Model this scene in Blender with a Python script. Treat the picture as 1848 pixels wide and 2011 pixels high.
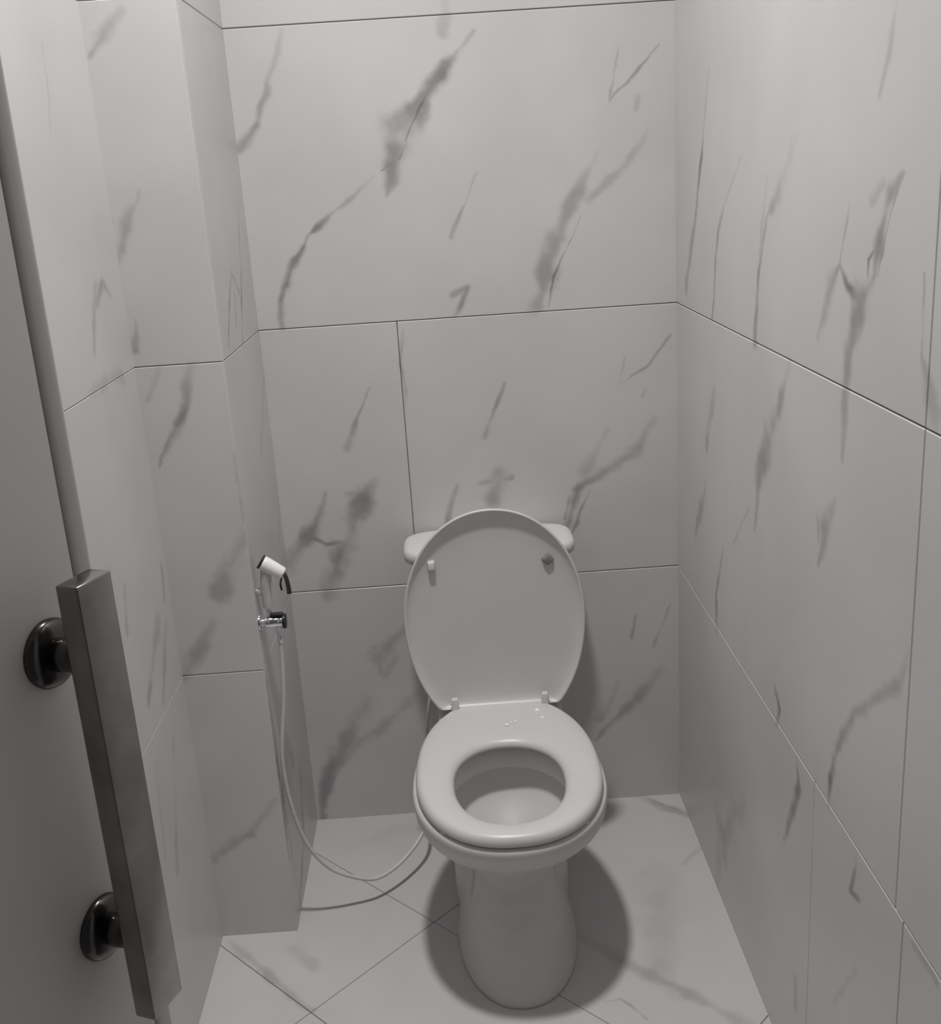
import bpy, bmesh, math, random
from mathutils import Matrix, Vector

for o in list(bpy.data.objects):
    bpy.data.objects.remove(o, do_unlink=True)
SC = bpy.context.scene
COL = SC.collection
random.seed(4)

# ------------------------------------------------------------------ camera
cam_data = bpy.data.cameras.new('camera')
cam = bpy.data.objects.new('camera', cam_data)
COL.objects.link(cam)
cam_data.sensor_fit = 'HORIZONTAL'
cam_data.sensor_width = 36.0
cam_data.lens = 36.0 * 2121.43 / 1848.0
cam_data.clip_start = 0.01
ROT = Matrix(((0.99750956, 0.06944624, -0.01232502),
              (-0.03224682, 0.29362990, -0.95537512),
              (-0.06272822, 0.95339326, 0.29513805)))
cam.matrix_world = Matrix.Translation((0.3946, -2.3282, 1.4829)) @ ROT.to_4x4()
SC.camera = cam

# ------------------------------------------------------------------ world (dim corridor outside the cubicle)
world = bpy.data.worlds.new('world')
SC.world = world
world.use_nodes = True
bg = world.node_tree.nodes['Background']
bg.inputs['Color'].default_value = (1.0, 0.98, 0.97, 1)
bg.inputs['Strength'].default_value = 0.07

# ------------------------------------------------------------------ ceiling lamp
lamp_data = bpy.data.lights.new('ceiling_lamp', 'AREA')
lamp_data.shape = 'DISK'
lamp_data.size = 0.16
lamp_data.spread = math.radians(125)
lamp_data.energy = 17.5
lamp_data.color = (1.0, 0.982, 0.972)
lamp = bpy.data.objects.new('ceiling_lamp', lamp_data)
lamp.location = (0.31, -0.88, 2.93)
COL.objects.link(lamp)

vs = SC.view_settings
vs.view_transform = 'Standard'
vs.look = 'None'
vs.exposure = 0.0
vs.gamma = 1.0
vs.use_curve_mapping = False

# ------------------------------------------------------------------ vein drawing of the marble tiles, in metres on each wall
# (u, v, half width, strength) along each vein
VEINS = {
 'back': [
  [(0.117, 1.783, 0.0109, 0.18), (0.074, 1.673, 0.0093, 0.45), (0.046, 1.612, 0.0129, 0.65), (0.004, 1.565, 0.0147, 0.44)],
  [(0.445, 1.819, 0.0125, 0.11), (0.431, 1.764, 0.0178, 0.29)],
  [(0.495, 1.759, 0.0049, 0.29), (0.428, 1.694, 0.0162, 0.72), (0.383, 1.635, 0.0216, 0.65), (0.327, 1.585, 0.0375, 0.52), (0.31, 1.512, 0.0255, 0.65), (0.294, 1.461, 0.0078, 0.49)],
  [(0.273, 1.499, 0.0051, 0.14), (0.165, 1.42, 0.0087, 0.59), (0.119, 1.382, 0.0069, 0.78), (0.079, 1.312, 0.0125, 0.65), (0.054, 1.26, 0.0089, 0.72), (0.047, 1.205, 0.009, 0.39)],
  [(0.426, 1.697, 0.0041, 0.5), (0.382, 1.63, 0.005, 0.85), (0.341, 1.564, 0.0041, 0.58)],
  [(0.34, 1.554, 0.0042, 0.43), (0.324, 1.526, 0.0051, 0.78), (0.287, 1.508, 0.0042, 0.58)],
  [(0.121, 1.384, 0.0033, 0.5), (0.079, 1.306, 0.0043, 0.78), (0.054, 1.25, 0.0034, 0.58)],
  [(0.484, 1.491, 0.0033, 0.21), (0.454, 1.432, 0.0042, 0.39), (0.422, 1.367, 0.0079, 0.39)],
  [(0.413, 1.25, 0.008, 0.39), (0.446, 1.26, 0.0089, 0.52), (0.433, 1.224, 0.0099, 0.65), (0.418, 1.202, 0.0117, 0.49)],
  [(0.835, 1.55, 0.0059, 0.11), (0.792, 1.492, 0.0113, 0.33), (0.711, 1.421, 0.0123, 0.29)],
  [(0.732, 1.515, 0.0077, 0.11), (0.685, 1.433, 0.015, 0.45), (0.645, 1.358, 0.0242, 0.45), (0.621, 1.287, 0.0281, 0.52), (0.603, 1.207, 0.021, 0.49)],
  [(0.692, 1.391, 0.0033, 0.43), (0.638, 1.275, 0.0043, 0.78), (0.623, 1.212, 0.0044, 0.58)],
  [(0.865, 1.715, 0.0032, 0.36), (0.822, 1.671, 0.0041, 0.52), (0.764, 1.615, 0.0041, 0.39)],
  [(0.78, 1.716, 0.0032, 0.21), (0.764, 1.612, 0.0041, 0.34)],
  [(0.821, 1.618, 0.0068, 0.21), (0.815, 1.594, 0.0068, 0.29)],
  [(0.223, 1.063, 0.0044, 0.29), (0.189, 0.998, 0.0064, 0.52), (0.158, 0.933, 0.0112, 0.34)],
  [(0.516, 1.049, 0.0044, 0.29), (0.491, 0.999, 0.0054, 0.52), (0.465, 0.933, 0.0093, 0.39)],
  [(0.218, 0.847, 0.0142, 0.21), (0.186, 0.821, 0.0297, 0.65), (0.157, 0.754, 0.0261, 0.52), (0.122, 0.683, 0.0263, 0.65), (0.093, 0.598, 0.0266, 0.44)],
  [(0.15, 0.828, 0.0104, 0.36), (0.179, 0.826, 0.0142, 0.49)],
  [(0.108, 0.835, 0.0045, 0.29), (0.068, 0.748, 0.0183, 0.65), (0.008, 0.673, 0.0283, 0.39)],
  [(0.05, 0.743, 0.0066, 0.46), (0.093, 0.715, 0.0085, 0.78), (0.145, 0.716, 0.0144, 0.49)],
  [(0.499, 0.846, 0.022, 0.36), (0.477, 0.785, 0.0241, 0.49)],
  [(0.453, 0.828, 0.0084, 0.36), (0.522, 0.837, 0.0084, 0.39)],
  [(0.398, 0.826, 0.0055, 0.29), (0.369, 0.744, 0.0105, 0.54)],
  [(0.881, 1.131, 0.0035, 0.36), (0.828, 1.064, 0.0054, 0.52), (0.772, 1.029, 0.0045, 0.34)],
  [(0.782, 1.086, 0.0035, 0.14), (0.772, 1.029, 0.0045, 0.29)],
  [(0.825, 1.018, 0.0064, 0.29), (0.818, 1.002, 0.0054, 0.29)],
  [(0.84, 0.952, 0.0083, 0.18), (0.803, 0.885, 0.0161, 0.39), (0.722, 0.832, 0.0152, 0.45), (0.669, 0.795, 0.0163, 0.65), (0.639, 0.706, 0.0105, 0.49)],
  [(0.738, 0.927, 0.0064, 0.14), (0.687, 0.835, 0.0181, 0.29)],
  [(0.698, 0.796, 0.0046, 0.5), (0.651, 0.696, 0.0056, 0.58)],
  [(0.649, 0.784, 0.0046, 0.36), (0.636, 0.731, 0.0056, 0.49)],
  [(0.26, 0.49, 0.0148, 0.29), (0.183, 0.425, 0.0271, 0.44)],
  [(0.189, 0.382, 0.0089, 0.25), (0.179, 0.451, 0.0088, 0.29)],
  [(0.224, 0.415, 0.015, 0.21), (0.197, 0.378, 0.015, 0.29)],
  [(0.151, 0.315, 0.0192, 0.18), (0.091, 0.218, 0.0298, 0.45), (0.034, 0.112, 0.0197, 0.59), (0.012, 0.004, 0.0114, 0.58)],
  [(0.271, 0.319, 0.0131, 0.18), (0.192, 0.251, 0.0194, 0.39), (0.101, 0.19, 0.0195, 0.29)],
  [(0.087, 0.177, 0.0039, 0.36), (0.027, 0.07, 0.006, 0.58)],
  [(0.85, 0.336, 0.0172, 0.18), (0.792, 0.264, 0.0194, 0.45), (0.717, 0.202, 0.0154, 0.52), (0.694, 0.166, 0.007, 0.49)],
  [(0.746, 0.308, 0.011, 0.18), (0.705, 0.223, 0.0195, 0.34)],
  [(0.798, 0.479, 0.0038, 0.29), (0.783, 0.428, 0.0058, 0.39)],
  [(0.876, 0.503, 0.0037, 0.29), (0.837, 0.4, 0.0058, 0.34)],
  [(0.306, 1.179, 0.0062, 0.21), (0.296, 1.103, 0.0053, 0.45), (0.299, 1.013, 0.0035, 0.1)],
 ],
 'right': [
  [(-0.282, 1.636, 0.0058, 0.21), (-0.229, 1.5, 0.0094, 0.78), (-0.18, 1.398, 0.0151, 0.78), (-0.093, 1.235, 0.0145, 0.39)],
  [(-0.489, 1.486, 0.005, 0.18), (-0.352, 1.367, 0.0072, 0.52), (-0.31, 1.204, 0.0077, 0.58)],
  [(-0.786, 1.51, 0.0091, 0.07), (-0.709, 1.44, 0.0212, 0.26), (-0.644, 1.399, 0.0081, 0.45), (-0.609, 1.308, 0.0085, 0.59), (-0.592, 1.198, 0.0115, 0.49)],
  [(-0.641, 1.454, 0.0105, 0.14), (-0.613, 1.34, 0.0072, 0.39)],
  [(-1.102, 1.632, 0.0048, 0.11), (-1.085, 1.58, 0.0094, 0.33), (-1.064, 1.541, 0.0067, 0.29)],
  [(-1.139, 1.461, 0.0041, 0.36), (-1.101, 1.432, 0.0186, 0.59), (-1.081, 1.387, 0.0193, 0.65), (-1.07, 1.346, 0.0086, 0.52), (-1.034, 1.307, 0.0258, 0.59), (-1.01, 1.255, 0.0181, 0.52), (-0.999, 1.196, 0.0187, 0.45), (-0.991, 1.104, 0.0063, 0.29)],
  [(-1.136, 1.459, 0.0027, 0.43), (-1.099, 1.396, 0.0043, 0.78), (-1.079, 1.344, 0.0037, 0.49)],
  [(-1.054, 1.431, 0.0101, 0.29), (-1.085, 1.448, 0.0082, 0.29)],
  [(-1.083, 1.384, 0.0044, 0.43), (-1.053, 1.362, 0.0038, 0.78), (-1.052, 1.342, 0.0038, 0.49)],
  [(-0.984, 1.427, 0.0041, 0.21), (-0.961, 1.35, 0.006, 0.59), (-0.925, 1.309, 0.0233, 0.45), (-0.892, 1.258, 0.0106, 0.39)],
  [(-0.962, 1.347, 0.006, 0.46), (-0.996, 1.322, 0.0085, 0.85), (-1.034, 1.307, 0.0124, 0.39)],
  [(-0.77, 1.197, 0.0121, 0.18), (-0.732, 1.121, 0.0151, 0.59), (-0.658, 1.031, 0.0346, 0.52), (-0.619, 0.961, 0.02, 0.65), (-0.608, 0.886, 0.0094, 0.39)],
  [(-0.735, 1.122, 0.0044, 0.36), (-0.627, 0.989, 0.0063, 0.58)],
  [(-0.327, 1.068, 0.0144, 0.21), (-0.289, 0.99, 0.0254, 0.52), (-0.273, 0.935, 0.0101, 0.39)],
  [(-0.269, 0.877, 0.012, 0.21), (-0.217, 0.802, 0.0238, 0.52), (-0.176, 0.733, 0.0111, 0.29)],
  [(-0.576, 0.925, 0.0053, 0.21), (-0.474, 0.815, 0.0074, 0.34)],
  [(-0.402, 0.778, 0.0078, 0.25), (-0.354, 0.676, 0.0101, 0.65), (-0.355, 0.589, 0.0084, 0.39)],
  [(-0.976, 1.041, 0.0084, 0.21), (-0.945, 0.992, 0.025, 0.45), (-0.916, 0.935, 0.0071, 0.44)],
  [(-0.909, 1.01, 0.0059, 0.29), (-0.917, 0.971, 0.006, 0.39)],
  [(-0.738, 0.655, 0.0063, 0.36), (-0.762, 0.631, 0.0089, 0.72), (-0.75, 0.597, 0.0064, 0.39)],
  [(-1.223, 0.94, 0.0067, 0.11), (-1.204, 0.892, 0.0134, 0.39), (-1.077, 0.787, 0.0121, 0.45), (-1.012, 0.69, 0.0154, 0.65), (-0.993, 0.638, 0.0095, 0.78), (-0.993, 0.595, 0.0074, 0.49)],
  [(-1.07, 0.783, 0.0045, 0.36), (-1.003, 0.661, 0.0061, 0.58)],
  [(-0.855, 0.591, 0.0071, 0.43), (-0.866, 0.553, 0.0109, 0.65), (-0.841, 0.482, 0.0139, 0.65), (-0.805, 0.413, 0.0065, 0.39)],
  [(-0.563, 0.325, 0.0346, 0.18), (-0.417, 0.161, 0.0588, 0.39), (-0.37, 0.029, 0.034, 0.2)],
  [(-1.103, 0.585, 0.0067, 0.43), (-1.09, 0.523, 0.0059, 0.65), (-1.12, 0.531, 0.0058, 0.49)],
  [(-0.88, 0.196, 0.0149, 0.36), (-0.884, 0.146, 0.0123, 0.39)],
  [(-1.115, 0.419, 0.0092, 0.14), (-1.052, 0.303, 0.0102, 0.29)],
  [(-1.206, 1.358, 0.0032, 0.29), (-1.211, 1.274, 0.006, 0.39), (-1.246, 1.226, 0.0205, 0.29)],
  [(-1.284, 0.589, 0.009, 0.21), (-1.342, 0.588, 0.0085, 0.39)],
 ],
 'chase': [
  [(-0.086, 1.777, 0.0075, 0.18), (-0.127, 1.736, 0.0173, 0.45), (-0.149, 1.709, 0.0061, 0.39)],
  [(-0.101, 1.494, 0.0049, 0.18), (-0.141, 1.428, 0.0153, 0.45), (-0.162, 1.374, 0.0095, 0.49)],
  [(-0.159, 1.45, 0.0079, 0.29), (-0.166, 1.421, 0.0064, 0.39)],
  [(-0.163, 1.344, 0.0065, 0.21), (-0.177, 1.31, 0.008, 0.45), (-0.181, 1.23, 0.0097, 0.52), (-0.183, 1.194, 0.0113, 0.29)],
  [(-0.145, 1.286, 0.0066, 0.36), (-0.15, 1.228, 0.0104, 0.49)],
  [(-0.057, 1.197, 0.0128, 0.21), (-0.079, 1.123, 0.0091, 0.65), (-0.104, 1.078, 0.013, 0.65), (-0.138, 1.016, 0.0045, 0.49)],
  [(-0.11, 1.197, 0.0082, 0.14), (-0.144, 1.141, 0.0067, 0.24)],
  [(0.003, 0.876, 0.015, 0.18), (-0.036, 0.819, 0.0281, 0.52), (-0.07, 0.762, 0.0235, 0.39)],
  [(-0.089, 0.707, 0.0121, 0.21), (-0.123, 0.638, 0.0189, 0.45), (-0.153, 0.599, 0.0156, 0.34)],
  [(-0.011, 0.315, 0.0093, 0.14), (-0.072, 0.238, 0.0129, 0.45), (-0.145, 0.19, 0.0148, 0.34)],
  [(-0.187, 0.434, 0.0057, 0.14), (-0.208, 0.297, 0.0076, 0.39), (-0.232, 0.155, 0.006, 0.2)],
  [(0.001, 1.033, 0.0053, 0.14), (-0.002, 0.926, 0.0069, 0.45), (0.002, 0.887, 0.0054, 0.29)],
 ],
 'left': [
  [(-0.433, 0.836, 0.0102, 0.29), (-0.455, 0.774, 0.0132, 0.44)],
  [(-0.5, 0.764, 0.0187, 0.25), (-0.578, 0.708, 0.0236, 0.45), (-0.638, 0.655, 0.0106, 0.39)],
  [(-0.463, 0.737, 0.0133, 0.25), (-0.548, 0.624, 0.0129, 0.34)],
  [(-0.623, 1.703, 0.0062, 0.11), (-0.629, 1.634, 0.0063, 0.33), (-0.647, 1.584, 0.0062, 0.1)],
  [(-0.554, 1.357, 0.0108, 0.21), (-0.595, 1.297, 0.0129, 0.45), (-0.622, 1.253, 0.008, 0.29)],
  [(-0.491, 1.334, 0.0114, 0.32), (-0.521, 1.358, 0.0111, 0.52), (-0.566, 1.326, 0.0107, 0.34)],
  [(-0.658, 0.882, 0.0085, 0.21), (-0.683, 0.812, 0.0098, 0.29)],
  [(-0.49, 1.202, 0.0198, 0.25), (-0.672, 1.204, 0.0101, 0.2)],
  [(-0.533, 0.533, 0.0103, 0.14), (-0.629, 0.327, 0.0132, 0.29)],
  [(-0.655, 0.551, 0.0094, 0.14), (-0.682, 0.386, 0.0096, 0.24)],
 ],
 'side': [
  [(-0.056, 1.472, 0.0071, 0.21), (-0.141, 1.309, 0.007, 0.65), (-0.207, 1.202, 0.0069, 0.58)],
  [(-0.222, 1.344, 0.0067, 0.36), (-0.291, 1.285, 0.0065, 0.65), (-0.344, 1.217, 0.0064, 0.49)],
  [(-0.225, 1.34, 0.0067, 0.36), (-0.173, 1.297, 0.0088, 0.58)],
  [(-0.218, 1.296, 0.0067, 0.29), (-0.246, 1.242, 0.0067, 0.29)],
  [(-0.393, 0.577, 0.0162, 0.29), (-0.393, 0.315, 0.0207, 0.65), (-0.427, 0.073, 0.0171, 0.49)],
  [(-0.141, 0.238, 0.0275, 0.21), (-0.219, 0.091, 0.0228, 0.52), (-0.359, 0.022, 0.0136, 0.49)],
  [(-0.294, 0.506, 0.021, 0.21), (-0.232, 0.292, 0.0305, 0.29)],
  [(0.002, 0.86, 0.0142, 0.14), (-0.057, 0.76, 0.0182, 0.24)],
  [(0.035, 1.139, 0.0181, 0.18), (-0.163, 0.961, 0.017, 0.2)],
 ],
 'floor': [
  [(0.779, 0.021, 0.0137, 0.14), (0.831, -0.036, 0.0155, 0.45), (0.903, -0.111, 0.0151, 0.34)],
  [(0.908, -0.209, 0.0086, 0.21), (0.845, -0.278, 0.0103, 0.2)],
  [(0.576, -0.478, 0.013, 0.07), (0.681, -0.594, 0.0191, 0.33), (0.755, -0.664, 0.0185, 0.39), (0.844, -0.757, 0.0177, 0.29)],
  [(-0.14, -0.43, 0.0114, 0.18), (-0.051, -0.53, 0.0127, 0.39), (0.053, -0.644, 0.0088, 0.24)],
  [(-0.004, -0.46, 0.0184, 0.14), (0.042, -0.525, 0.0196, 0.24)],
  [(0.103, -0.119, 0.0313, 0.09), (0.198, -0.068, 0.0319, 0.12)],
  [(0.603, -0.678, 0.0038, 0.29), (0.638, -0.674, 0.0038, 0.45), (0.671, -0.726, 0.0045, 0.34)],
  [(0.794, -0.281, 0.0487, 0.07), (0.734, -0.526, 0.044, 0.16), (0.734, -0.668, 0.0249, 0.2)],
 ],
}

W = 0.894        # right wall
CH = 0.41        # chase depth
CW = 0.156       # chase width / left wall at -CW
TOP = 3.0
FRONT = -2.2     # wall with the doorway


# ------------------------------------------------------------------ materials
def new_mat(name):
    m = bpy.data.materials.new(name)
    m.use_nodes = True
    nt = m.node_tree
    return m, nt, nt.nodes['Principled BSDF']


def simple_mat(name, col, rough=0.4, metal=0.0, noise=0.0, nscale=20.0, coat=0.0, bump=0.0, spec=0.5):
    m, nt, b = new_mat(name)
    b.inputs['Roughness'].default_value = rough
    b.inputs['Metallic'].default_value = metal
    b.inputs['Coat Weight'].default_value = coat
    b.inputs['Specular IOR Level'].default_value = spec
    tc = nt.nodes.new('ShaderNodeTexCoord')
    nz = nt.nodes.new('ShaderNodeTexNoise')
    nz.inputs['Scale'].default_value = nscale
    nz.inputs['Detail'].default_value = 5
    nt.links.new(tc.outputs['Object'], nz.inputs['Vector'])
    ramp = nt.nodes.new('ShaderNodeMapRange')
    ramp.inputs['From Min'].default_value = 0.3
    ramp.inputs['From Max'].default_value = 0.7
    ramp.inputs['To Min'].default_value = 1.0 - noise
    ramp.inputs['To Max'].default_value = 1.0 + noise
    nt.links.new(nz.outputs['Fac'], ramp.inputs['Value'])
    mx = nt.nodes.new('ShaderNodeVectorMath')
    mx.operation = 'SCALE'
    mx.inputs[0].default_value = col
    nt.links.new(ramp.outputs['Result'], mx.inputs['Scale'])
    nt.links.new(mx.outputs['Vector'], b.inputs['Base Color'])
    if bump:
        bp = nt.nodes.new('ShaderNodeBump')
        bp.inputs['Strength'].default_value = bump
        bp.inputs['Distance'].default_value = 0.001
        nt.links.new(nz.outputs['Fac'], bp.inputs['Height'])
        nt.links.new(bp.outputs['Normal'], b.inputs['Normal'])
    return m


def marble(name, axes, veins, seed, base=(0.60, 0.59, 0.592), rough=0.32):
    m, nt, b = new_mat(name)
    N = nt.nodes
    L = nt.links.new
    geo = N.new('ShaderNodeNewGeometry')
    sep = N.new('ShaderNodeSeparateXYZ')
    L(geo.outputs['Position'], sep.inputs[0])
    comb = N.new('ShaderNodeCombineXYZ')
    L(sep.outputs[axes[0]], comb.inputs[0])
    L(sep.outputs[axes[1]], comb.inputs[1])
    off = N.new('ShaderNodeVectorMath'); off.operation = 'ADD'
    off.inputs[1].default_value = (seed * 1.7, seed * 0.9, 0)
    L(comb.outputs[0], off.inputs[0])

    def noise(scale, detail=3.0, rough_=0.5):
        n = N.new('ShaderNodeTexNoise')
        n.inputs['Scale'].default_value = scale
        n.inputs['Detail'].default_value = detail
        n.inputs['Roughness'].default_value = rough_
        n.noise_dimensions = '2D'
        L(off.outputs['Vector'], n.inputs['Vector'])
        return n
    # wander of the veins
    prev = comb.outputs[0]
    for sc_, amp in ((9.0, 0.016), (38.0, 0.005)):
        n = noise(sc_, 1.0)
        s = N.new('ShaderNodeVectorMath'); s.operation = 'SUBTRACT'
        s.inputs[1].default_value = (0.5, 0.5, 0.5)
        L(n.outputs['Color'], s.inputs[0])
        k = N.new('ShaderNodeVectorMath'); k.operation = 'MULTIPLY'
        k.inputs[1].default_value = (amp, amp, 0)
        L(s.outputs['Vector'], k.inputs[0])
        a = N.new('ShaderNodeVectorMath'); a.operation = 'ADD'
        L(prev, a.inputs[0]); L(k.outputs['Vector'], a.inputs[1])
        prev = a.outputs['Vector']
    P = prev
    rag = noise(17.0, 2.0, 0.5)
    rg = N.new('ShaderNodeMapRange')
    rg.inputs['From Min'].default_value = 0.25
    rg.inputs['From Max'].default_value = 0.75
    rg.inputs['To Min'].default_value = -0.5
    rg.inputs['To Max'].default_value = 0.5
    L(rag.outputs['Fac'], rg.inputs['Value'])
    RAG = rg.outputs['Result']
    val = None

    def vmath(op, a_, b_):
        n = N.new('ShaderNodeVectorMath'); n.operation = op
        for i, x in enumerate((a_, b_)):
            if isinstance(x, tuple): n.inputs[i].default_value = x
            else: L(x, n.inputs[i])
        return n

    def fmath(op, *args, clamp=False):
        n = N.new('ShaderNodeMath'); n.operation = op; n.use_clamp = clamp
        for i, x in enumerate(args):
            if isinstance(x, (int, float)): n.inputs[i].default_value = x
            else: L(x, n.inputs[i])
        return n
    for pl in veins:
        for (u0, v0, w0, s0), (u1, v1, w1, s1) in zip(pl[:-1], pl[1:]):
            dx, dy = u1 - u0, v1 - v0
            l2 = dx * dx + dy * dy + 1e-9
            sub = vmath('SUBTRACT', P, (u0, v0, 0))
            t = N.new('ShaderNodeVectorMath'); t.operation = 'DOT_PRODUCT'
            L(sub.outputs['Vector'], t.inputs[0]); t.inputs[1].default_value = (dx / l2, dy / l2, 0)
            c = fmath('ADD', t.outputs['Value'], 0.0, clamp=True)
            near = N.new('ShaderNodeVectorMath'); near.operation = 'SCALE'
            near.inputs[0].default_value = (dx, dy, 0); L(c.outputs[0], near.inputs['Scale'])
            ds = N.new('ShaderNodeVectorMath'); ds.operation = 'DISTANCE'
            L(sub.outputs['Vector'], ds.inputs[0]); L(near.outputs['Vector'], ds.inputs[1])
            wd_ = fmath('MULTIPLY_ADD', c.outputs[0], w1 - w0, w0)
            q0 = fmath('DIVIDE', ds.outputs['Value'], wd_.outputs[0])
            q = fmath('ADD', q0.outputs[0], RAG)
            mr = N.new('ShaderNodeMapRange'); mr.interpolation_type = 'SMOOTHSTEP'
            mr.inputs['From Min'].default_value = 1.25
            mr.inputs['From Max'].default_value = -0.1
            L(q.outputs[0], mr.inputs['Value'])
            st = fmath('MULTIPLY_ADD', c.outputs[0], s1 - s0, s0)
            pr = fmath('MULTIPLY', mr.outputs['Result'], st.outputs[0])
            mx_ = fmath('MAXIMUM', pr.outputs[0], val if val is not None else 0.0)
            val = mx_.outputs[0]
    if val is None:
        val = fmath('ADD', 0.0, 0.0).outputs[0]
    # break the veins up a little
    mb = N.new('ShaderNodeMapRange')
    mb.inputs['From Min'].default_value = -0.6
    mb.inputs['From Max'].default_value = 0.45
    mb.inputs['To Min'].default_value = 1.1
    mb.inputs['To Max'].default_value = 0.8
    L(RAG, mb.inputs['Value'])
    mul = N.new('ShaderNodeMath'); mul.operation = 'MULTIPLY'; mul.use_clamp = True
    L(val, mul.inputs[0]); L(mb.outputs['Result'], mul.inputs[1])
    # faint clouding of the glaze
    nc = noise(3.2, 2.0, 0.55)
    mc = N.new('ShaderNodeMapRange')
    mc.inputs['From Min'].default_value = 0.35
    mc.inputs['From Max'].default_value = 0.65
    mc.inputs['To Min'].default_value = 0.96
    mc.inputs['To Max'].default_value = 1.03
    L(nc.outputs['Fac'], mc.inputs['Value'])
    bs = N.new('ShaderNodeVectorMath'); bs.operation = 'SCALE'
    bs.inputs[0].default_value = base
    L(mc.outputs['Result'], bs.inputs['Scale'])
    mix = N.new('ShaderNodeMix'); mix.data_type = 'RGBA'
    L(mul.outputs[0], mix.inputs['Factor'])
    L(bs.outputs['Vector'], mix.inputs[6])
    mix.inputs[7].default_value = (0.145, 0.138, 0.138, 1)
    L(mix.outputs[2], b.inputs['Base Color'])
    b.inputs['Roughness'].default_value = rough
    b.inputs['Specular IOR Level'].default_value = 0.4
    return m


SURF = {'back': ((0, 2), 0.0), 'right': ((1, 2), 3.1), 'chase': ((0, 2), 6.3), 'left': ((1, 2), 9.7), 'side': ((1, 2), 12.2), 'floor': ((0, 1), 15.8)}


def tile_mat(surf, poly):
    """marble for one tile: the veins that cross it"""
    u0, u1 = min(p[0] for p in poly) - 0.01, max(p[0] for p in poly) + 0.01
    v0, v1 = min(p[1] for p in poly) - 0.01, max(p[1] for p in poly) + 0.01
    keep = []
    for pl in VEINS[surf]:
        run = []
        for p, q in zip(pl[:-1], pl[1:]):
            w = max(p[2], q[2])
            if max(p[0], q[0]) + w > u0 and min(p[0], q[0]) - w < u1 and max(p[1], q[1]) + w > v0 and min(p[1], q[1]) - w < v1:
                keep.append([p, q])
    axes, seed = SURF[surf]
    return marble('marble_' + surf, axes, keep, seed, base=(0.535, 0.522, 0.527) if surf == 'floor' else (0.60, 0.59, 0.592), rough=0.3 if surf == 'floor' else 0.32)


M = {
    'grout': simple_mat('grout', (0.20, 0.195, 0.19), 0.9, noise=0.15, nscale=60),
    'plaster': simple_mat('white_plaster', (0.72, 0.71, 0.70), 0.8, noise=0.03, nscale=8, bump=0.1),
    'ceramic': simple_mat('white_ceramic', (0.60, 0.59, 0.587), 0.5, noise=0.015, nscale=7),
    'plastic': simple_mat('white_seat_plastic', (0.585, 0.573, 0.573), 0.36, noise=0.012, nscale=9),
    'rubber': simple_mat('grey_bumper_rubber', (0.20, 0.19, 0.19), 0.6, noise=0.1, nscale=90),
    'pale_rubber': simple_mat('white_bumper_rubber', (0.62, 0.61, 0.60), 0.5, noise=0.05, nscale=90),
    'chrome': simple_mat('chrome', (0.75, 0.75, 0.76), 0.08, metal=1.0, noise=0.03, nscale=40),
    'black': simple_mat('black_plastic', (0.012, 0.012, 0.012), 0.35, noise=0.2, nscale=60),
    'gun': simple_mat('dark_chrome', (0.11, 0.106, 0.103), 0.2, metal=1.0, noise=0.2, nscale=22),
    'gunbar': simple_mat('stained_dark_steel', (0.33, 0.32, 0.31), 0.2, metal=1.0, noise=0.25, nscale=18),
    'hose': simple_mat('white_hose', (0.60, 0.59, 0.585), 0.35, noise=0.05, nscale=80),
    'spray': simple_mat('white_spray_plastic', (0.85, 0.82, 0.81), 0.3, noise=0.02, nscale=60),
    'spray_grey': simple_mat('pale_grey_plastic', (0.52, 0.51, 0.505), 0.35, noise=0.05, nscale=60),
    'door': simple_mat('grey_door_laminate', (0.60, 0.58, 0.565), 0.5, noise=0.03, nscale=5, bump=0.05),
    'doorgap': simple_mat('door_groove_shade', (0.02, 0.02, 0.02), 0.7, noise=0.1, nscale=50),  # near-black colour stands in for the shade inside the door groove
    'doorstrip': simple_mat('grey_door_edging', (0.60, 0.58, 0.56), 0.4, noise=0.04, nscale=7),
}
wm, wnt, wb = new_mat('still_water')
wb.inputs['Base Color'].default_value = (0.75, 0.78, 0.78, 1)
wb.inputs['Roughness'].default_value = 0.03
wb.inputs['IOR'].default_value = 1.33
wb.inputs['Transmission Weight'].default_value = 0.9
M['water'] = wm


# ------------------------------------------------------------------ helpers
def obj(name, verts, faces, mat, parent=None, smooth=False, loc=(0, 0, 0)):
    me = bpy.data.meshes.new(name)
    me.from_pydata([tuple(v) for v in verts], [], faces)
    bm = bmesh.new()
    bm.from_mesh(me)
    bmesh.ops.recalc_face_normals(bm, faces=bm.faces)
    bm.to_mesh(me)
    bm.free()
    me.materials.append(mat)
    if smooth:
        for p in me.polygons:
            p.use_smooth = True
    o = bpy.data.objects.new(name, me)
    o.location = loc
    COL.objects.link(o)
    if parent is not None:
        o.parent = parent
    return o


def bm_obj(name, bm, mat, parent=None, smooth=False):
    bmesh.ops.recalc_face_normals(bm, faces=bm.faces)
    me = bpy.data.meshes.new(name)
    bm.to_mesh(me)
    bm.free()
    me.materials.append(mat)
    if smooth:
        for p in me.polygons:
            p.use_smooth = True
    o = bpy.data.objects.new(name, me)
    COL.objects.link(o)
    if parent is not None:
        o.parent = parent
    return o


def autosmooth(o, ang=40):
    me = o.data
    for p in me.polygons:
        p.use_smooth = True
    bm = bmesh.new()
    bm.from_mesh(me)
    for e in bm.edges:
        if len(e.link_faces) == 2 and e.calc_face_angle(0) > math.radians(ang):
            e.smooth = False
    bm.to_mesh(me)
    bm.free()
    return o


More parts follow.
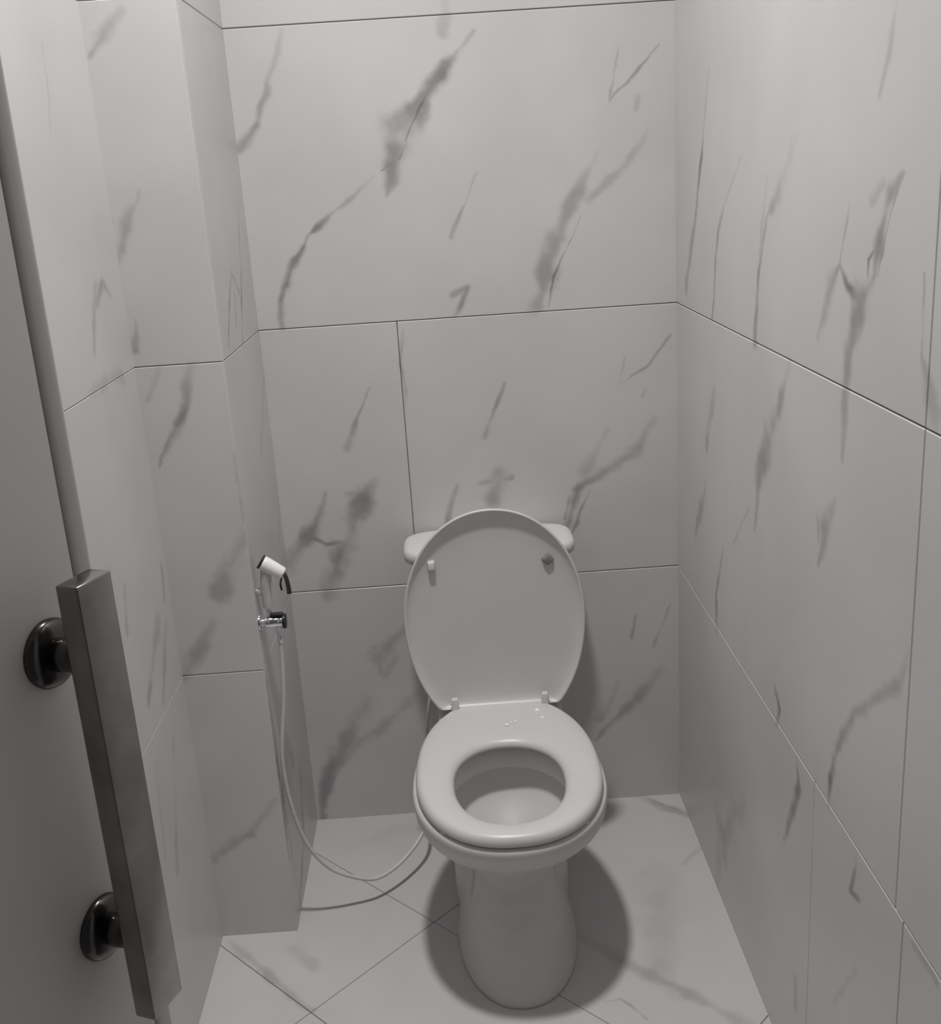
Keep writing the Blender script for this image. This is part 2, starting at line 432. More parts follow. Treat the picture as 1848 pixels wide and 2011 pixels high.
def tag(o, label=None, cat=None, group=None, kind=None):
    if label: o['label'] = label
    if cat: o['category'] = cat
    if group: o['group'] = group
    if kind: o['kind'] = kind
    return o


def box_verts(x0, x1, y0, y1, z0, z1):
    v = [(x, y, z) for z in (z0, z1) for y in (y0, y1) for x in (x0, x1)]
    f = [(0, 2, 3, 1), (4, 5, 7, 6), (0, 1, 5, 4), (2, 6, 7, 3), (0, 4, 6, 2), (1, 3, 7, 5)]
    return v, f


def box(name, x0, x1, y0, y1, z0, z1, mat, parent=None, bevel=0.0, seg=2):
    v, f = box_verts(x0, x1, y0, y1, z0, z1)
    if not bevel:
        return obj(name, v, f, mat, parent)
    bm = bmesh.new()
    vs_ = [bm.verts.new(p) for p in v]
    for q in f:
        bm.faces.new([vs_[i] for i in q])
    bmesh.ops.bevel(bm, geom=list(bm.edges), offset=bevel, segments=seg, profile=0.5, affect='EDGES')
    o = bm_obj(name, bm, mat, parent)
    return autosmooth(o, 50)


def frame(d):
    d = Vector(d).normalized()
    a = Vector((0, 0, 1)) if abs(d.z) < 0.9 else Vector((1, 0, 0))
    s = d.cross(a).normalized()
    return d, s, d.cross(s).normalized()


def lathe(name, base, axis, prof, mat, parent=None, n=32, ang=35, cap=True):
    """prof: list of (distance along axis, radius)"""
    d, s, t = frame(axis)
    base = Vector(base)
    verts, faces = [], []
    for h, r in prof:
        for k in range(n):
            a = 2 * math.pi * k / n
            verts.append(base + d * h + (s * math.cos(a) + t * math.sin(a)) * r)
    for i in range(len(prof) - 1):
        for k in range(n):
            k2 = (k + 1) % n
            faces.append((i * n + k, i * n + k2, (i + 1) * n + k2, (i + 1) * n + k))
    if cap:
        faces.append(tuple(range(n)))
        faces.append(tuple((len(prof) - 1) * n + k for k in range(n)))
    o = obj(name, verts, faces, mat, parent)
    return autosmooth(o, ang)


def catmull(pts, sub=10):
    P = [Vector(p) for p in pts]
    P = [P[0] * 2 - P[1]] + P + [P[-1] * 2 - P[-2]]
    out = []
    for i in range(1, len(P) - 2):
        for k in range(sub):
            t = k / sub
            a, b, c, d = P[i - 1], P[i], P[i + 1], P[i + 2]
            out.append(0.5 * ((2 * b) + (c - a) * t + (2 * a - 5 * b + 4 * c - d) * t * t + (3 * b - a - 3 * c + d) * t ** 3))
    out.append(P[-2])
    return out


def tube(name, pts, rad, mat, parent=None, n=12):
    """rad: number or list (one per point)"""
    pts = [Vector(p) for p in pts]
    m = len(pts)
    if not isinstance(rad, (list, tuple)):
        rad = [rad] * m
    verts, faces = [], []
    prev_s = None
    for i, p in enumerate(pts):
        d = (pts[min(i + 1, m - 1)] - pts[max(i - 1, 0)]).normalized()
        if prev_s is None:
            _, s, t = frame(d)
        else:
            s = (prev_s - d * prev_s.dot(d)).normalized()
            t = d.cross(s)
        prev_s = s
        for k in range(n):
            a = 2 * math.pi * k / n
            verts.append(p + (s * math.cos(a) + t * math.sin(a)) * rad[i])
    for i in range(m - 1):
        for k in range(n):
            k2 = (k + 1) % n
            faces.append((i * n + k, i * n + k2, (i + 1) * n + k2, (i + 1) * n + k))
    faces.append(tuple(range(n)))
    faces.append(tuple((m - 1) * n + k for k in range(n)))
    o = obj(name, verts, faces, mat, parent)
    return autosmooth(o, 50)


def tile(parent, surf, poly, to3d, nrm, thick=0.009, bev=0.0013, gap=0.0008):
    """One tile: convex polygon in plane coordinates, front face on the wall plane, bevelled edge."""
    n = len(poly)
    cx = sum(p[0] for p in poly) / n
    cy = sum(p[1] for p in poly) / n
    area = sum(poly[i][0] * poly[(i + 1) % n][1] - poly[(i + 1) % n][0] * poly[i][1] for i in range(n))
    if area < 0:
        poly = poly[::-1]

    def inset(d):
        out = []
        for i in range(n):
            p0, p1, p2 = Vector(poly[i - 1]), Vector(poly[i]), Vector(poly[(i + 1) % n])
            e1 = (p1 - p0).normalized(); e2 = (p2 - p1).normalized()
            n1 = Vector((-e1.y, e1.x)); n2 = Vector((-e2.y, e2.x))
            den = 1 + n1.dot(n2)
            out.append(p1 + (n1 + n2) * (d / max(den, 0.2)))
        return out
    nrm = Vector(nrm)
    c3 = Vector(to3d(cx, cy))
    verts = []
    for ins, dep in ((gap, thick), (gap, bev), (gap + bev, 0.0)):
        for q in inset(ins):
            verts.append(Vector(to3d(q.x, q.y)) - nrm * dep - c3)
    faces = [tuple(range(n))[::-1], tuple(range(2 * n, 3 * n))]
    for r in range(2):
        for k in range(n):
            k2 = (k + 1) % n
            faces.append((r * n + k, r * n + k2, (r + 1) * n + k2, (r + 1) * n + k))
    return obj('tile', verts, faces, tile_mat(surf, poly), parent, loc=c3)


def rect(u0, u1, v0, v1, e0=0.0, e1=0.0):
    """e0, e1: run past the corner of the room so that no joint shows there"""
    b = 0.004 if v0 == 0.0 else 0.0
    return [(u0 - e0, v0 - b), (u1 + e1, v0 - b), (u1 + e1, v1), (u0 - e0, v1)]


def clip(poly, a, b, c):
    """keep a*x+b*y<=c"""
    out = []
    for i in range(len(poly)):
        p, q = poly[i], poly[(i + 1) % len(poly)]
        dp, dq = a * p[0] + b * p[1] - c, a * q[0] + b * q[1] - c
        if dp <= 0:
            out.append(p)
        if dp * dq < 0:
            t = dp / (dp - dq)
            out.append((p[0] + (q[0] - p[0]) * t, p[1] + (q[1] - p[1]) * t))
    return out


# ------------------------------------------------------------------ the room
REC = 0.006          # how far the grout lies behind the tile faces
ROWS = ((0.0, 0.6), (0.6, 1.2), (1.2, 1.793), (1.793, 2.393), (2.393, TOP))

fl = tag(box('floor', -CW - 0.1, W + 0.1, FRONT - 0.1, 0.1, -0.08, -REC, M['grout']), 'white marble-look floor tiles laid on the diagonal', 'floor', kind='structure')
R2 = math.sqrt(0.5)
s_cuts = [-3.0, -2.4, -1.74, -1.08, -0.42, -0.09, 0.57, 1.3]
t_cuts = [-1.0, -0.164, 0.496, 1.156, 1.816, 2.6]
for s0, s1 in zip(s_cuts[:-1], s_cuts[1:]):
    for t0, t1 in zip(t_cuts[:-1], t_cuts[1:]):
        poly = [((s + t) * R2, (s - t) * R2) for s, t in ((s0, t0), (s1, t0), (s1, t1), (s0, t1))]
        for a, b, c in ((1, 0, W + 0.004), (-1, 0, CW + 0.004), (0, 1, 0.004), (0, -1, -FRONT)):
            poly = clip(poly, a, b, c)
            if len(poly) < 3:
                break
        # drop near duplicate corners
        q = []
        for pnt in poly:
            if not q or math.hypot(pnt[0] - q[-1][0], pnt[1] - q[-1][1]) > 0.004:
                q.append(pnt)
        if len(q) > 2 and math.hypot(q[0][0] - q[-1][0], q[0][1] - q[-1][1]) < 0.004:
            q.pop()
        if len(q) >= 3:
            ar = abs(sum(q[i][0] * q[(i + 1) % len(q)][1] - q[(i + 1) % len(q)][0] * q[i][1] for i in range(len(q)))) / 2
            if ar > 0.002:
                tile(fl, 'floor', q, lambda u, v: (u, v, 0.0), (0, 0, 1), bev=0.001, gap=0.0006)

wb_ = tag(box('wall_back', 0.0, W, REC, 0.12, 0.0, TOP, M['grout']), 'back wall of large grey-veined marble tiles behind the toilet', 'wall', kind='structure')
for i, (z0, z1) in enumerate(ROWS):
    cuts = [0.0, 0.294, W] if i == 1 else [0.0, W]
    for a, b in zip(cuts[:-1], cuts[1:]):
        tile(wb_, 'back', rect(a, b, z0, z1, 0.004 if a == 0.0 else 0.0, 0.004 if b == W else 0.0), lambda u, v: (u, 0.0, v), (0, -1, 0))

wr = tag(box('wall_right', W + REC, W + 0.12, FRONT - 0.1, 0.12, 0.0, TOP, M['grout']), 'right wall of large grey-veined marble tiles', 'wall', kind='structure')
for i, (z0, z1) in enumerate(ROWS):
    cuts = [FRONT, -1.252, -0.936, 0.0] if i == 0 else [FRONT, -1.228, 0.0]
    for a, b in zip(cuts[:-1], cuts[1:]):
        tile(wr, 'right', rect(a, b, z0, z1, 0.0, 0.004 if b == 0.0 else 0.0), lambda u, v: (W, u, v), (-1, 0, 0))

wl = tag(box('wall_left', -CW - 0.12, -CW - REC, FRONT - 0.1, 0.12, 0.0, TOP, M['grout']), 'left wall of veined marble tiles between the door and the boxed corner', 'wall', kind='structure')
for i, (z0, z1) in enumerate(ROWS):
    for a, b in ((FRONT, -1.61), (-1.61, -CH)):
        tile(wl, 'left', rect(a, b, z0, z1, 0.0, 0.004 if b == -CH else 0.0), lambda u, v: (-CW, u, v), (1, 0, 0), bev=0.0009, gap=0.0004)

ch = tag(box('wall_chase', -CW, -REC, -CH + REC, 0.0, 0.0, TOP, M['grout']), 'marble-tiled pipe boxing in the back left corner', 'wall', kind='structure')
for z0, z1 in ROWS:
    tile(ch, 'chase', rect(-CW, 0.0, z0, z1, 0.004, 0.0), lambda u, v: (u, -CH, v), (0, -1, 0), gap=0.0005)
    tile(ch, 'side', rect(-CH + 0.0085, 0.0, z0, z1, 0.0, 0.004), lambda u, v: (0.0, u, v), (1, 0, 0), gap=0.0005)

tag(box('ceiling', -CW - 0.12, W + 0.12, FRONT - 0.1, 0.12, TOP, TOP + 0.1, M['plaster']), 'plain white ceiling', 'ceiling', kind='structure')
v1, f1 = box_verts(0.72, W, FRONT - 0.1, FRONT, 0.0, TOP)
v2, f2 = box_verts(-CW, 0.72, FRONT - 0.1, FRONT, 2.12, TOP)
wf = obj('wall_front', v1 + v2, f1 + [tuple(i + 8 for i in q) for q in f2], M['plaster'])
tag(wf, 'plain white wall around the doorway', 'wall', kind='structure')

# ------------------------------------------------------------------ the open door with its pull handle
AL = math.radians(22.0)
DR = Vector((math.sin(AL), math.cos(AL), 0))       # along the door towards its free edge
DN = Vector((math.cos(AL), -math.sin(AL), 0))      # out of the face with the handle
D0 = Vector((0.089, -1.592, 0))                    # foot of the handle's centre line on that face
door = bpy.data.objects.new('door_1', None)
COL.objects.link(door)
HINGE = D0 - DR * 0.60
door.location = HINGE
door.rotation_euler = (0, 0, -AL)                  # local +y runs to the free edge, local +x out of the face
tag(door, 'grey door standing open at the left with a dark steel pull handle', 'door', kind='structure')


def dbox(name, y0, y1, x0, x1, z0, z1, mat, parent, bevel=0.002, seg=2):
    return box(name, x0, x1, y0, y1, z0, z1, mat, parent, bevel, seg)


HY = 0.60            # handle centre along the door
leaf = dbox('leaf', 0.0, HY + 0.039, -0.04, 0.0, 0.012, 2.08, M['door'], door, 0.0015)
dbox('groove_shade', HY + 0.039, HY + 0.0415, -0.036, -0.003, 0.012, 2.08, M['doorgap'], door, 0.0)  # dark strip in the groove beside the edging, its shade painted as colour
dbox('edge_strip', HY + 0.0415, HY + 0.0625, -0.04, 0.0, 0.012, 2.08, M['doorstrip'], door, 0.006, 4)
BW, BT, SO = 0.036, 0.019, 0.0435
bar = dbox('pull_handle', HY - BW / 2, HY + BW / 2, SO - BT / 2, SO + BT / 2, 0.868, 1.232, M['gunbar'], door, 0.0012, 2)
bar['label'] = 'dark stained steel rectangular pull bar'
for hz in (1.170, 0.932):
    r = lathe('rosette', (0.0, HY, hz), (1, 0, 0), [(0, 0.026), (0.003, 0.0265), (0.006, 0.025), (0.0085, 0.021), (0.010, 0.015), (0.0105, 0.0)], M['gun'], bar, 40, 60, cap=False)
    lathe('standoff', (0.009, HY, hz), (1, 0, 0), [(0, 0.012), (0.003, 0.0128), (0.010, 0.0135), (0.016, 0.0125), (0.020, 0.0105), (SO - BT / 2 - 0.0085, 0.0095)], M['gun'], bar, 32, 60)


# ------------------------------------------------------------------ the toilet
TX = 0.458
toilet = bpy.data.objects.new('toilet', None)
COL.objects.link(toilet)
toilet.location = (TX, 0.0, 0.0)
tag(toilet, 'white ceramic toilet with its lid raised against the tank', 'toilet')
NA = 128


def ray_super(o, d, fc, a, bf, bb, n):
    """distance from o along d (both (x, f)) to the super-ellipse around (0, fc)"""
    lo, hi = 0.0, 1.0

    def F(r):
        x = abs(o[0] + d[0] * r) / a
        y = o[1] + d[1] * r - fc
        y = abs(y) / (bf if y > 0 else bb)
        return x ** n + y ** n - 1
    if F(0.0) > 0:
        return 0.0
    for _ in range(40):
        mid = 0.5 * (lo + hi)
        if F(mid) > 0:
            hi = mid
        else:
            lo = mid
    return lo


def smax(a, b, k=0.008):
    h = max(k - abs(a - b), 0.0) / k
    return max(a, b) + h * h * k * 0.25


def ring(origin, lobes, z, clip_f=None):
    out = []
    for k in range(NA):
        th = 2 * math.pi * k / NA
        d = (math.sin(th), math.cos(th))
        r = 0.0
        for i, lb in enumerate(lobes):
            ri = ray_super(origin, d, *lb)
            r = ri if i == 0 else smax(r, ri)
        x, f = origin[0] + d[0] * r, origin[1] + d[1] * r
        if clip_f is not None and f < clip_f:
            f = clip_f
        out.append(Vector((x, -f, z)))
    return out


def loft(rings, close_first=False, close_last=False):
    verts, faces = [], []
    for r in rings:
        verts += r
    n = len(rings[0])
    for i in range(len(rings) - 1):
        for k in range(n):
            k2 = (k + 1) % n
            faces.append((i * n + k, i * n + k2, (i + 1) * n + k2, (i + 1) * n + k))
    if close_first:
        c = sum(rings[0], Vector()) / n
        verts.append(c)
        for k in range(n):
            faces.append((len(verts) - 1, (k + 1) % n, k))
    if close_last:
        b = (len(rings) - 1) * n
        c = sum(rings[-1], Vector()) / n
        verts.append(c)
        for k in range(n):
            faces.append((len(verts) - 1, b + k, b + (k + 1) % n))
    return verts, faces


def lerp_table(tab, z):
    for i in range(len(tab) - 1):
        z0, z1 = tab[i][0], tab[i + 1][0]
        if z0 <= z <= z1:
            t = (z - z0) / (z1 - z0)
            t = t * t * (3 - 2 * t) * 0.35 + t * 0.65
            return [a + (b - a) * t for a, b in zip(tab[i][1:], tab[i + 1][1:])]
    return list(tab[-1][1:]) if z > tab[-1][0] else list(tab[0][1:])


O = (0.0, 0.42)
# z, front lobe (centre, half width, reach to front, reach to back), rear lobe (centre, half width, half length)
BODY = [
    (0.000, 0.45, 0.121, 0.233, 0.20, 0.25, 0.122, 0.200),
    (0.008, 0.45, 0.120, 0.231, 0.20, 0.25, 0.122, 0.200),
    (0.040, 0.45, 0.109, 0.214, 0.18, 0.25, 0.122, 0.200),
    (0.080, 0.45, 0.098, 0.196, 0.16, 0.25, 0.122, 0.202),
    (0.120, 0.45, 0.089, 0.178, 0.15, 0.25, 0.121, 0.204),
    (0.160, 0.45, 0.082, 0.160, 0.15, 0.25, 0.120, 0.204),
    (0.200, 0.45, 0.078, 0.146, 0.15, 0.25, 0.118, 0.202),
    (0.228, 0.45, 0.082, 0.143, 0.15, 0.25, 0.116, 0.196),
    (0.244, 0.457, 0.100, 0.147, 0.17, 0.25, 0.116, 0.190),
    (0.260, 0.465, 0.124, 0.160, 0.20, 0.25, 0.118, 0.188),
    (0.278, 0.475, 0.148, 0.177, 0.23, 0.25, 0.120, 0.194),
    (0.300, 0.485, 0.170, 0.197, 0.25, 0.24, 0.123, 0.202),
    (0.322, 0.490, 0.180, 0.217, 0.27, 0.23, 0.130, 0.210),
    (0.342, 0.492, 0.1845, 0.231, 0.28, 0.23, 0.135, 0.215),
    (0.354, 0.492, 0.186, 0.237, 0.28, 0.23, 0.135, 0.215),
    (0.366, 0.492, 0.186, 0.238, 0.28, 0.23, 0.135, 0.215),
]
rings = []
NZ = 64
for i in range(NZ + 1):
    z = 0.366 * i / NZ
    fc, a, bf, bb, rc, ra, rb = lerp_table(BODY, z)
    rg_ = ring(O, [(fc, a, bf, bb, 2.15), (rc, ra, rb, rb, 3.6)], z)
    # hollow between the front column and the wings that hide the trap
    hz = math.exp(-((z - 0.150) / (0.045 if z > 0.150 else 0.040)) ** 2)
    for k in range(NA):
        th = 2 * math.pi * k / NA
        th = th if th < math.pi else th - 2 * math.pi
        hd_ = math.exp(-((abs(th) - 1.04) / 0.13) ** 2)
        c_ = Vector((0.0, -O[1], z))
        rg_[k] = c_ + (rg_[k] - c_) * (1.0 - 0.36 * hz * hd_)
    rings.append(rg_)


def rim(sc_in, z):
    fc, a, bf, bb, rc, ra, rb = BODY[-1][1:]
    return ring(O, [(fc, a - sc_in, bf - sc_in, bb - sc_in, 2.15), (rc, ra - sc_in, rb - sc_in, rb - sc_in, 3.6)], z)


rings.append(rim(0.0015, 0.371))
rings.append(rim(0.005, 0.3745))
rings.append(rim(0.011, 0.3755))
OI = (0.0, 0.50)


def inner(a, fc, bf, bb, z, n=2.1):
    return ring(OI, [(fc, a, bf, bb, n)], z)


# top of the rim, the box rim hanging inside, the undercut and the basin
rings.append(inner(0.128, 0.525, 0.165, 0.165, 0.3755))
rings.append(inner(0.122, 0.525, 0.160, 0.160, 0.3735))
rings.append(inner(0.119, 0.525, 0.157, 0.156, 0.368))
rings.append(inner(0.117, 0.525, 0.155, 0.153, 0.350))
rings.append(inner(0.117, 0.525, 0.155, 0.152, 0.331))
rings.append(inner(0.119, 0.525, 0.157, 0.154, 0.3275))
rings.append(inner(0.126, 0.525, 0.164, 0.163, 0.326))
rings.append(inner(0.134, 0.525, 0.172, 0.170, 0.328))
rings.append(inner(0.138, 0.522, 0.152, 0.170, 0.320))
rings.append(inner(0.133, 0.520, 0.120, 0.165, 0.300))
rings.append(inner(0.113, 0.512, 0.082, 0.148, 0.275))
rings.append(inner(0.083, 0.502, 0.060, 0.120, 0.252))
rings.append(inner(0.067, 0.500, 0.048, 0.100, 0.236))
rings.append(inner(0.056, 0.495, 0.042, 0.072, 0.217))
rings.append(inner(0.046, 0.492, 0.032, 0.050, 0.200))
# the polar origin (0, .50) must lie inside every basin ring
v, f = loft(rings, close_first=True, close_last=True)
bowl = obj('bowl', v, f, M['ceramic'], toilet, smooth=True)
wr_ = inner(0.051, 0.4935, 0.037, 0.061, 0.2085)
v, f = loft([wr_], close_first=True)
obj('water', v, f, M['water'], bowl)

# seat
SO_ = (0.0, 0.50)


def seat_outer(ins):
    return ring(SO_, [(0.487, 0.1785 - ins, 0.2415 - ins, 0.292 - ins, 2.25)], 0.0, clip_f=0.224 + ins)


def seat_inner(out):
    return ring(SO_, [(0.520, 0.1045 + out, 0.150 + out, 0.132 + out, 2.2)], 0.0)


def setz(r, z):
    return [Vector((p.x, p.y, z)) for p in r]


def mixr(a, b, t, z):
    return [Vector((p.x + (q.x - p.x) * t, p.y + (q.y - p.y) * t, z)) for p, q in zip(a, b)]


so, si = seat_outer(0.013), seat_inner(0.018)
srings = [setz(seat_inner(0.004), 0.3785), setz(seat_outer(0.004), 0.3785), setz(seat_outer(0.001), 0.381), setz(seat_outer(0.0), 0.385),
          setz(seat_outer(0.001), 0.391), setz(seat_outer(0.0035), 0.396), setz(seat_outer(0.0075), 0.3995), setz(so, 0.4012),
          mixr(so, si, 0.25, 0.4020), mixr(so, si, 0.5, 0.4016), mixr(so, si, 0.75, 0.4003), setz(si, 0.3985),
          setz(seat_inner(0.011), 0.3965), setz(seat_inner(0.005), 0.393), setz(seat_inner(0.001), 0.388), setz(seat_inner(0.0), 0.383),
          setz(seat_inner(0.0015), 0.380), setz(seat_inner(0.004), 0.3785)]
v, f = loft(srings)
seat = obj('seat', v, f, M['plastic'], toilet, smooth=True)
bm = bmesh.new(); bm.from_mesh(seat.data); bmesh.ops.remove_doubles(bm, verts=bm.verts, dist=1e-5); bmesh.ops.recalc_face_normals(bm, faces=bm.faces); bm.to_mesh(seat.data); bm.free()
for x, y in ((-0.11, -0.33), (0.11, -0.33), (-0.10, -0.66), (0.10, -0.66)):
    lathe('seat_buffer', (x * 1.25, y, 0.3750), (0, 0, 1), [(0, 0.007), (0.0042, 0.006)], M['pale_rubber'], seat, 16)

# lid: leans back against the tank; local (x, l) plane with n towards the viewer
HB = Vector((0.0, -0.232, 0.394))
lean = math.atan2(0.018, 0.44)
LU = Vector((0, math.sin(lean), math.cos(lean)))
LN = Vector((0, -math.cos(lean), math.sin(lean)))


def lid_ring(ins, h):
    out = []
    for k in range(NA):
        th = 2 * math.pi * k / NA
        d = (math.sin(th), math.cos(th))
        r = ray_super((0.0, 0.205), d, 0.205, 0.1905 - ins, 0.236 - ins, 0.272 - ins, 2.05)
        x, l = d[0] * r, 0.205 + d[1] * r
        l = max(l, 0.002 + ins * 0.6)
        out.append(HB + Vector((x, 0, 0)) + LU * l + LN * h)
    return out


lr = [lid_ring(0.060, -0.015), lid_ring(0.030, -0.0135), lid_ring(0.012, -0.010), lid_ring(0.003, -0.004), lid_ring(0.0, 0.001), lid_ring(0.0, 0.0045), lid_ring(0.0012, 0.0068),
      lid_ring(0.0032, 0.0072), lid_ring(0.0052, 0.0062), lid_ring(0.0075, 0.003), lid_ring(0.012, -0.001), lid_ring(0.022, -0.0048),
      lid_ring(0.040, -0.0075), lid_ring(0.07, -0.009), lid_ring(0.12, -0.0095)]
v, f = loft(lr, close_first=True, close_last=True)
lid = obj('lid', v, f, M['plastic'], toilet, smooth=True)


def rbox(name, c, ax, ay, az, hx, hy, hz, mat, parent, bev=0.002, taper=1.0):
    bm = bmesh.new()
    vv = []
    for sz in (-1, 1):
        for sy in (-1, 1):
            for sx in (-1, 1):
                k = taper if sz > 0 else 1.0
                vv.append(bm.verts.new(Vector(c) + ax * (sx * hx * k) + ay * (sy * hy * k) + az * (sz * hz)))
    for q in box_verts(0, 1, 0, 1, 0, 1)[1]:
        bm.faces.new([vv[i] for i in q])
    bmesh.ops.bevel(bm, geom=list(bm.edges), offset=bev, segments=3, profile=0.5, affect='EDGES')
    return autosmooth(bm_obj(name, bm, mat, parent), 50)


XA = Vector((1, 0, 0))
bl = rbox('bumper', HB + Vector((0.333 - TX, 0, 0)) + LU * 0.326 + LN * -0.003, XA, LU, LN, 0.0085, 0.011, 0.0085, M['pale_rubber'], lid, 0.003, 0.8)
bl['label'] = 'white rubber bumper'
ca, sa_ = math.cos(0.7), math.sin(0.7)
br = rbox('bumper', HB + Vector((0.576 - TX, 0, 0)) + LU * 0.322 + LN * -0.0045, XA * ca + LU * sa_, LU * ca - XA * sa_, LN, 0.011, 0.0105, 0.006, M['rubber'], lid, 0.002, 0.7)
br['label'] = 'dark grey rubber bumper'

# hinges: a post on the bowl and a knuckle between seat and lid
for sx in (-1, 1):
    hg = rbox('hinge', Vector((sx * 0.0965, -0.2400, 0.4005)), XA, Vector((0, 1, 0)), Vector((0, 0, 1)), 0.0085, 0.0085, 0.024, M['plastic'], toilet, 0.003, 0.84)
    lathe('hinge_pin', (sx * 0.0965 - 0.009, -0.2400, 0.413), (1, 0, 0), [(0, 0.0030), (0.001, 0.0038), (0.017, 0.0038), (0.018, 0.0030)], M['plastic'], hg, 20)


# tank and its lid
def tank_ring(hw, f0, f1, z, n=4.0, bulge=0.012):
    out = []
    m = NA
    fc = 0.5 * (f0 + f1)
    for k in range(m):
        th = 2 * math.pi * k / m
        c, s = math.cos(th), math.sin(th)
        e = 2.0 / n
        x = hw * math.copysign(abs(s) ** e, s)
        y = (f1 - f0) * 0.5 * math.copysign(abs(c) ** e, c)
        fpos = fc + y
        if y > 0:
            fpos += bulge * (1 - (x / hw) ** 2) * (y / ((f1 - f0) * 0.5))
        out.append(Vector((x, -fpos, z)))
    return out


tr = [tank_ring(0.115, 0.035, 0.135, 0.3765), tank_ring(0.125, 0.028, 0.145, 0.380), tank_ring(0.145, 0.02, 0.155, 0.41), tank_ring(0.157, 0.012, 0.160, 0.47),
      tank_ring(0.166, 0.008, 0.163, 0.60), tank_ring(0.170, 0.006, 0.166, 0.699)]
v, f = loft(tr, True, True)
tank = autosmooth(obj('tank', v, f, M['ceramic'], toilet), 50)
tl = [tank_ring(0.172, 0.006, 0.164, 0.6995), tank_ring(0.181, 0.0035, 0.172, 0.7005), tank_ring(0.185, 0.002, 0.176, 0.704), tank_ring(0.1865, 0.002, 0.177, 0.715),
      tank_ring(0.185, 0.003, 0.176, 0.7235), tank_ring(0.180, 0.006, 0.172, 0.7285), tank_ring(0.170, 0.012, 0.164, 0.7305), tank_ring(0.14, 0.03, 0.14, 0.7315)]
v, f = loft(tl, True, True)
tanklid = obj('tank_lid', v, f, M['ceramic'], toilet, smooth=True)
lathe('flush_button', (0.0, -0.085, 0.7312), (0, 0, 1), [(0, 0.022), (0.003, 0.0215), (0.0045, 0.019)], M['chrome'], tanklid, 32)

# ------------------------------------------------------------------ stop valve and supply hose
VY, VZ = -0.387, 0.690
valve = bpy.data.objects.new('stop_valve', None)
COL.objects.link(valve)
valve.location = (0.0, VY, VZ)
tag(valve, 'small chrome stop valve on the marble boxing below the hand sprayer', 'valve')
lathe('flange', (0.0, 0.0, 0.0), (1, 0, 0), [(0, 0.016), (0.0025, 0.0155), (0.004, 0.012)], M['chrome'], valve, 28)
lathe('valve_body', (0.004, 0, 0), (1, 0, 0), [(0, 0.009), (0.006, 0.009), (0.008, 0.0115), (0.022, 0.0115), (0.024, 0.0105), (0.040, 0.0105), (0.041, 0.0095)], M['chrome'], valve, 28)
kn = lathe('valve_handle', (0.0445, 0, 0), (1, 0, 0), [(0, 0.0135), (0.001, 0.0150), (0.0055, 0.0150), (0.0065, 0.0135)], M['black'], valve, 12)
rbox('lever', Vector((0.034, 0.0, 0.0145)), XA, Vector((0, 1, 0)), Vector((0, 0, 1)), 0.012, 0.006, 0.0028, M['black'], valve, 0.001)
lathe('outlet_nut', (0.036, 0, -0.009), (0, 0, -1), [(0, 0.0065), (0.004, 0.0065), (0.006, 0.0078), (0.015, 0.0078), (0.017, 0.0055)], M['chrome'], valve, 6)

hose_pts = [(0.036, VY, 0.668), (0.0335, VY, 0.60), (0.027, -0.388, 0.52), (0.016, -0.392, 0.445), (0.0105, -0.392, 0.385), (0.0145, -0.388, 0.295), (0.034, -0.378, 0.192),
            (0.069, -0.366, 0.122), (0.112, -0.352, 0.083), (0.163, -0.332, 0.057), (0.208, -0.296, 0.058), (0.248, -0.248, 0.072), (0.272, -0.205, 0.092), (0.279, -0.172, 0.125),
            (0.283, -0.140, 0.190), (0.290, -0.115, 0.275), (0.302, -0.098, 0.350), (0.318, -0.090, 0.384)]
hp = catmull(hose_pts, 9)
hose = tube('supply_hose', hp, 0.0042, M['hose'], None, 12)
tag(hose, 'white flexible hose looping from the stop valve to behind the toilet', 'hose')
cr = lathe('crimp', Vector(hose_pts[0]) + Vector((0, 0, -0.022)), (0, 0, 1), [(0, 0.0050), (0.002, 0.0056), (0.019, 0.0056), (0.0205, 0.0048)], M['chrome'], hose, 20)
cr['label'] = 'chrome crimp'

# ------------------------------------------------------------------ hand bidet sprayer on its wall holder
spr = bpy.data.objects.new('bidet_sprayer', None)
COL.objects.link(spr)
spr.location = (0.022, VY, 0.74)
tag(spr, 'white hand bidet sprayer hung on the marble boxing above the stop valve', 'sprayer')
SL = spr.location
h0, h1 = Vector((0.0185, -0.387, 0.8125)) - SL, Vector((0.0565, -0.387, 0.786)) - SL
ax = (h1 - h0)
Lh = ax.length
head = lathe('spray_head', h0, ax, [(0, 0.0118), (0.001, 0.0135), (0.004, 0.0142), (0.012, 0.0142), (0.026, 0.0135), (Lh - 0.004, 0.0125), (Lh - 0.001, 0.0115), (Lh, 0.0098)], M['spray'], spr, 36, 60)
lathe('spray_face', h0 - ax.normalized() * 0.0035, ax, [(0, 0.0135), (0.001, 0.0146), (0.0034, 0.0146), (0.0036, 0.0130)], M['black'], head, 32)
hd = [Vector((0.0270, -0.386, 0.803)), Vector((0.0235, -0.386, 0.788)), Vector((0.0205, -0.386, 0.768)), Vector((0.0195, -0.386, 0.745)), Vector((0.0195, -0.386, 0.720))]
hd = catmull([q - SL for q in hd], 6)
nh = len(hd)
tube('grip', hd, [0.0118 - 0.0028 * i / (nh - 1) for i in range(nh)], M['spray_grey'], spr, 20)
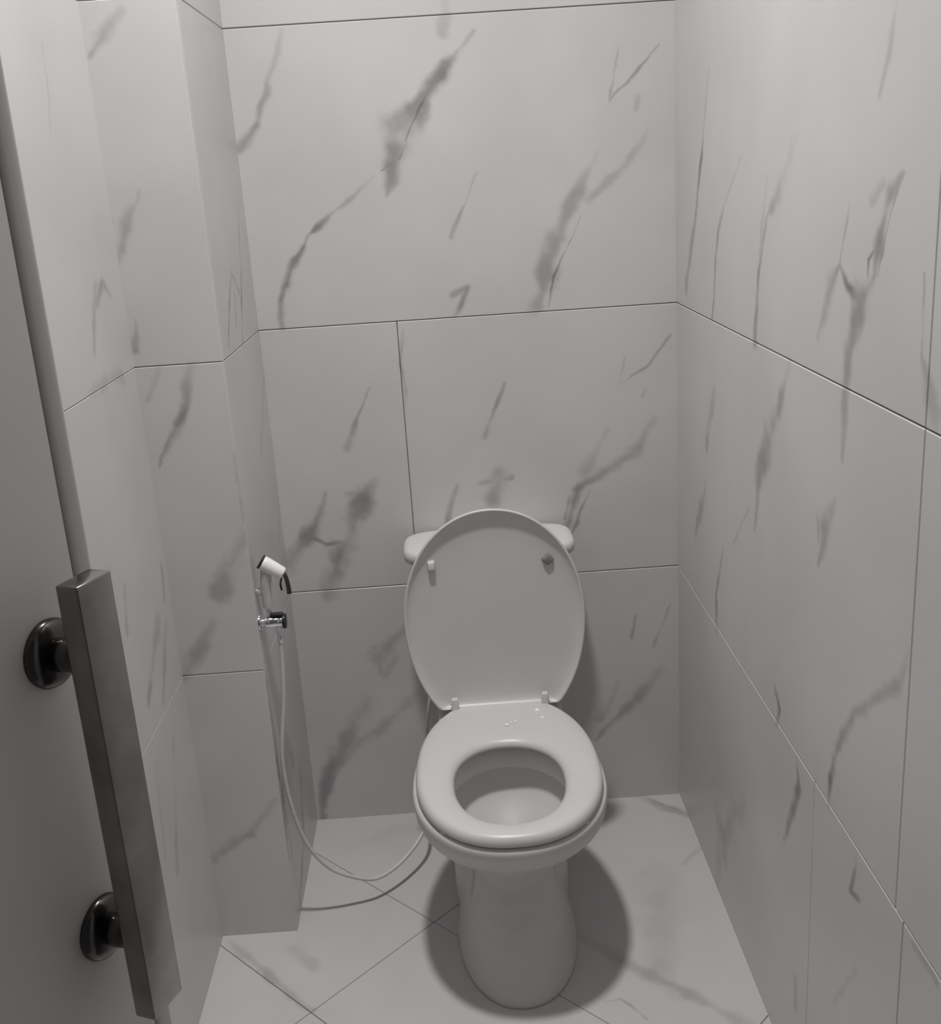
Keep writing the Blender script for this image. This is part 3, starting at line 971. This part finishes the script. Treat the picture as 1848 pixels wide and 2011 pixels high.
lv = catmull([Vector(q) - SL for q in ((0.0545, -0.389, 0.793), (0.0605, -0.391, 0.783), (0.0635, -0.392, 0.766), (0.0645, -0.393, 0.748))], 6)
nl = len(lv)
tube('trigger', lv, [0.0036 + 0.0012 * i / (nl - 1) for i in range(nl)], M['gun'], spr, 14)
sp = catmull([Vector(q) - SL for q in ((0.0530, -0.386, 0.789), (0.0515, -0.384, 0.779), (0.0480, -0.383, 0.764), (0.0490, -0.383, 0.752))], 6)
tube('trigger_spring', sp, 0.0022, M['gun'], spr, 10)
hb = rbox('wall_holder', Vector((0.0070, -0.384, 0.752)) - SL, XA, Vector((0, 1, 0)), Vector((0, 0, 1)), 0.0070, 0.006, 0.006, M['spray_grey'], spr, 0.002)
tube('tail', [Vector((0.0195, -0.386, 0.722)) - SL, Vector((0.0200, -0.387, 0.7020)) - SL], [0.0055, 0.0048], M['chrome'], spr, 16)

# ------------------------------------------------------------------ water drops on the seat
wd, wdn, wdb = new_mat('water_drop')
wdb.inputs['Base Color'].default_value = (0.95, 0.95, 0.95, 1)  # clear water made opaque white, the bright glint put into the colour
wdb.inputs['Roughness'].default_value = 0.06
wdb.inputs['Specular IOR Level'].default_value = 1.0
wdb.inputs['IOR'].default_value = 1.33
for (x, y, r, lab) in ((0.534, -0.275, 0.0046, 'largest water drop on the toilet seat, just in front of the right hinge'),
                       (0.542, -0.309, 0.0034, 'water drop on the toilet seat just below the largest drop'),
                       (0.485, -0.318, 0.0026, 'rightmost of three small water drops in a row mid-way across the seat back'),
                       (0.467, -0.330, 0.0038, 'leftmost and biggest of three water drops in a row mid-way across the seat back'),
                       (0.476, -0.322, 0.0024, 'middle one of three small water drops in a row on the seat back')):
    prof = [(0.0, r), (r * 0.16, r * 0.98), (r * 0.34, r * 0.82), (r * 0.46, r * 0.55), (r * 0.52, r * 0.25), (r * 0.53, 0.0005)]
    d = lathe('water_drop', (0, 0, 0), (0, 0, 1), prof, wd, None, 20, 80)
    d.location = (x, y, 0.4018)
    tag(d, lab, 'water drop', 'water drops on the toilet seat')
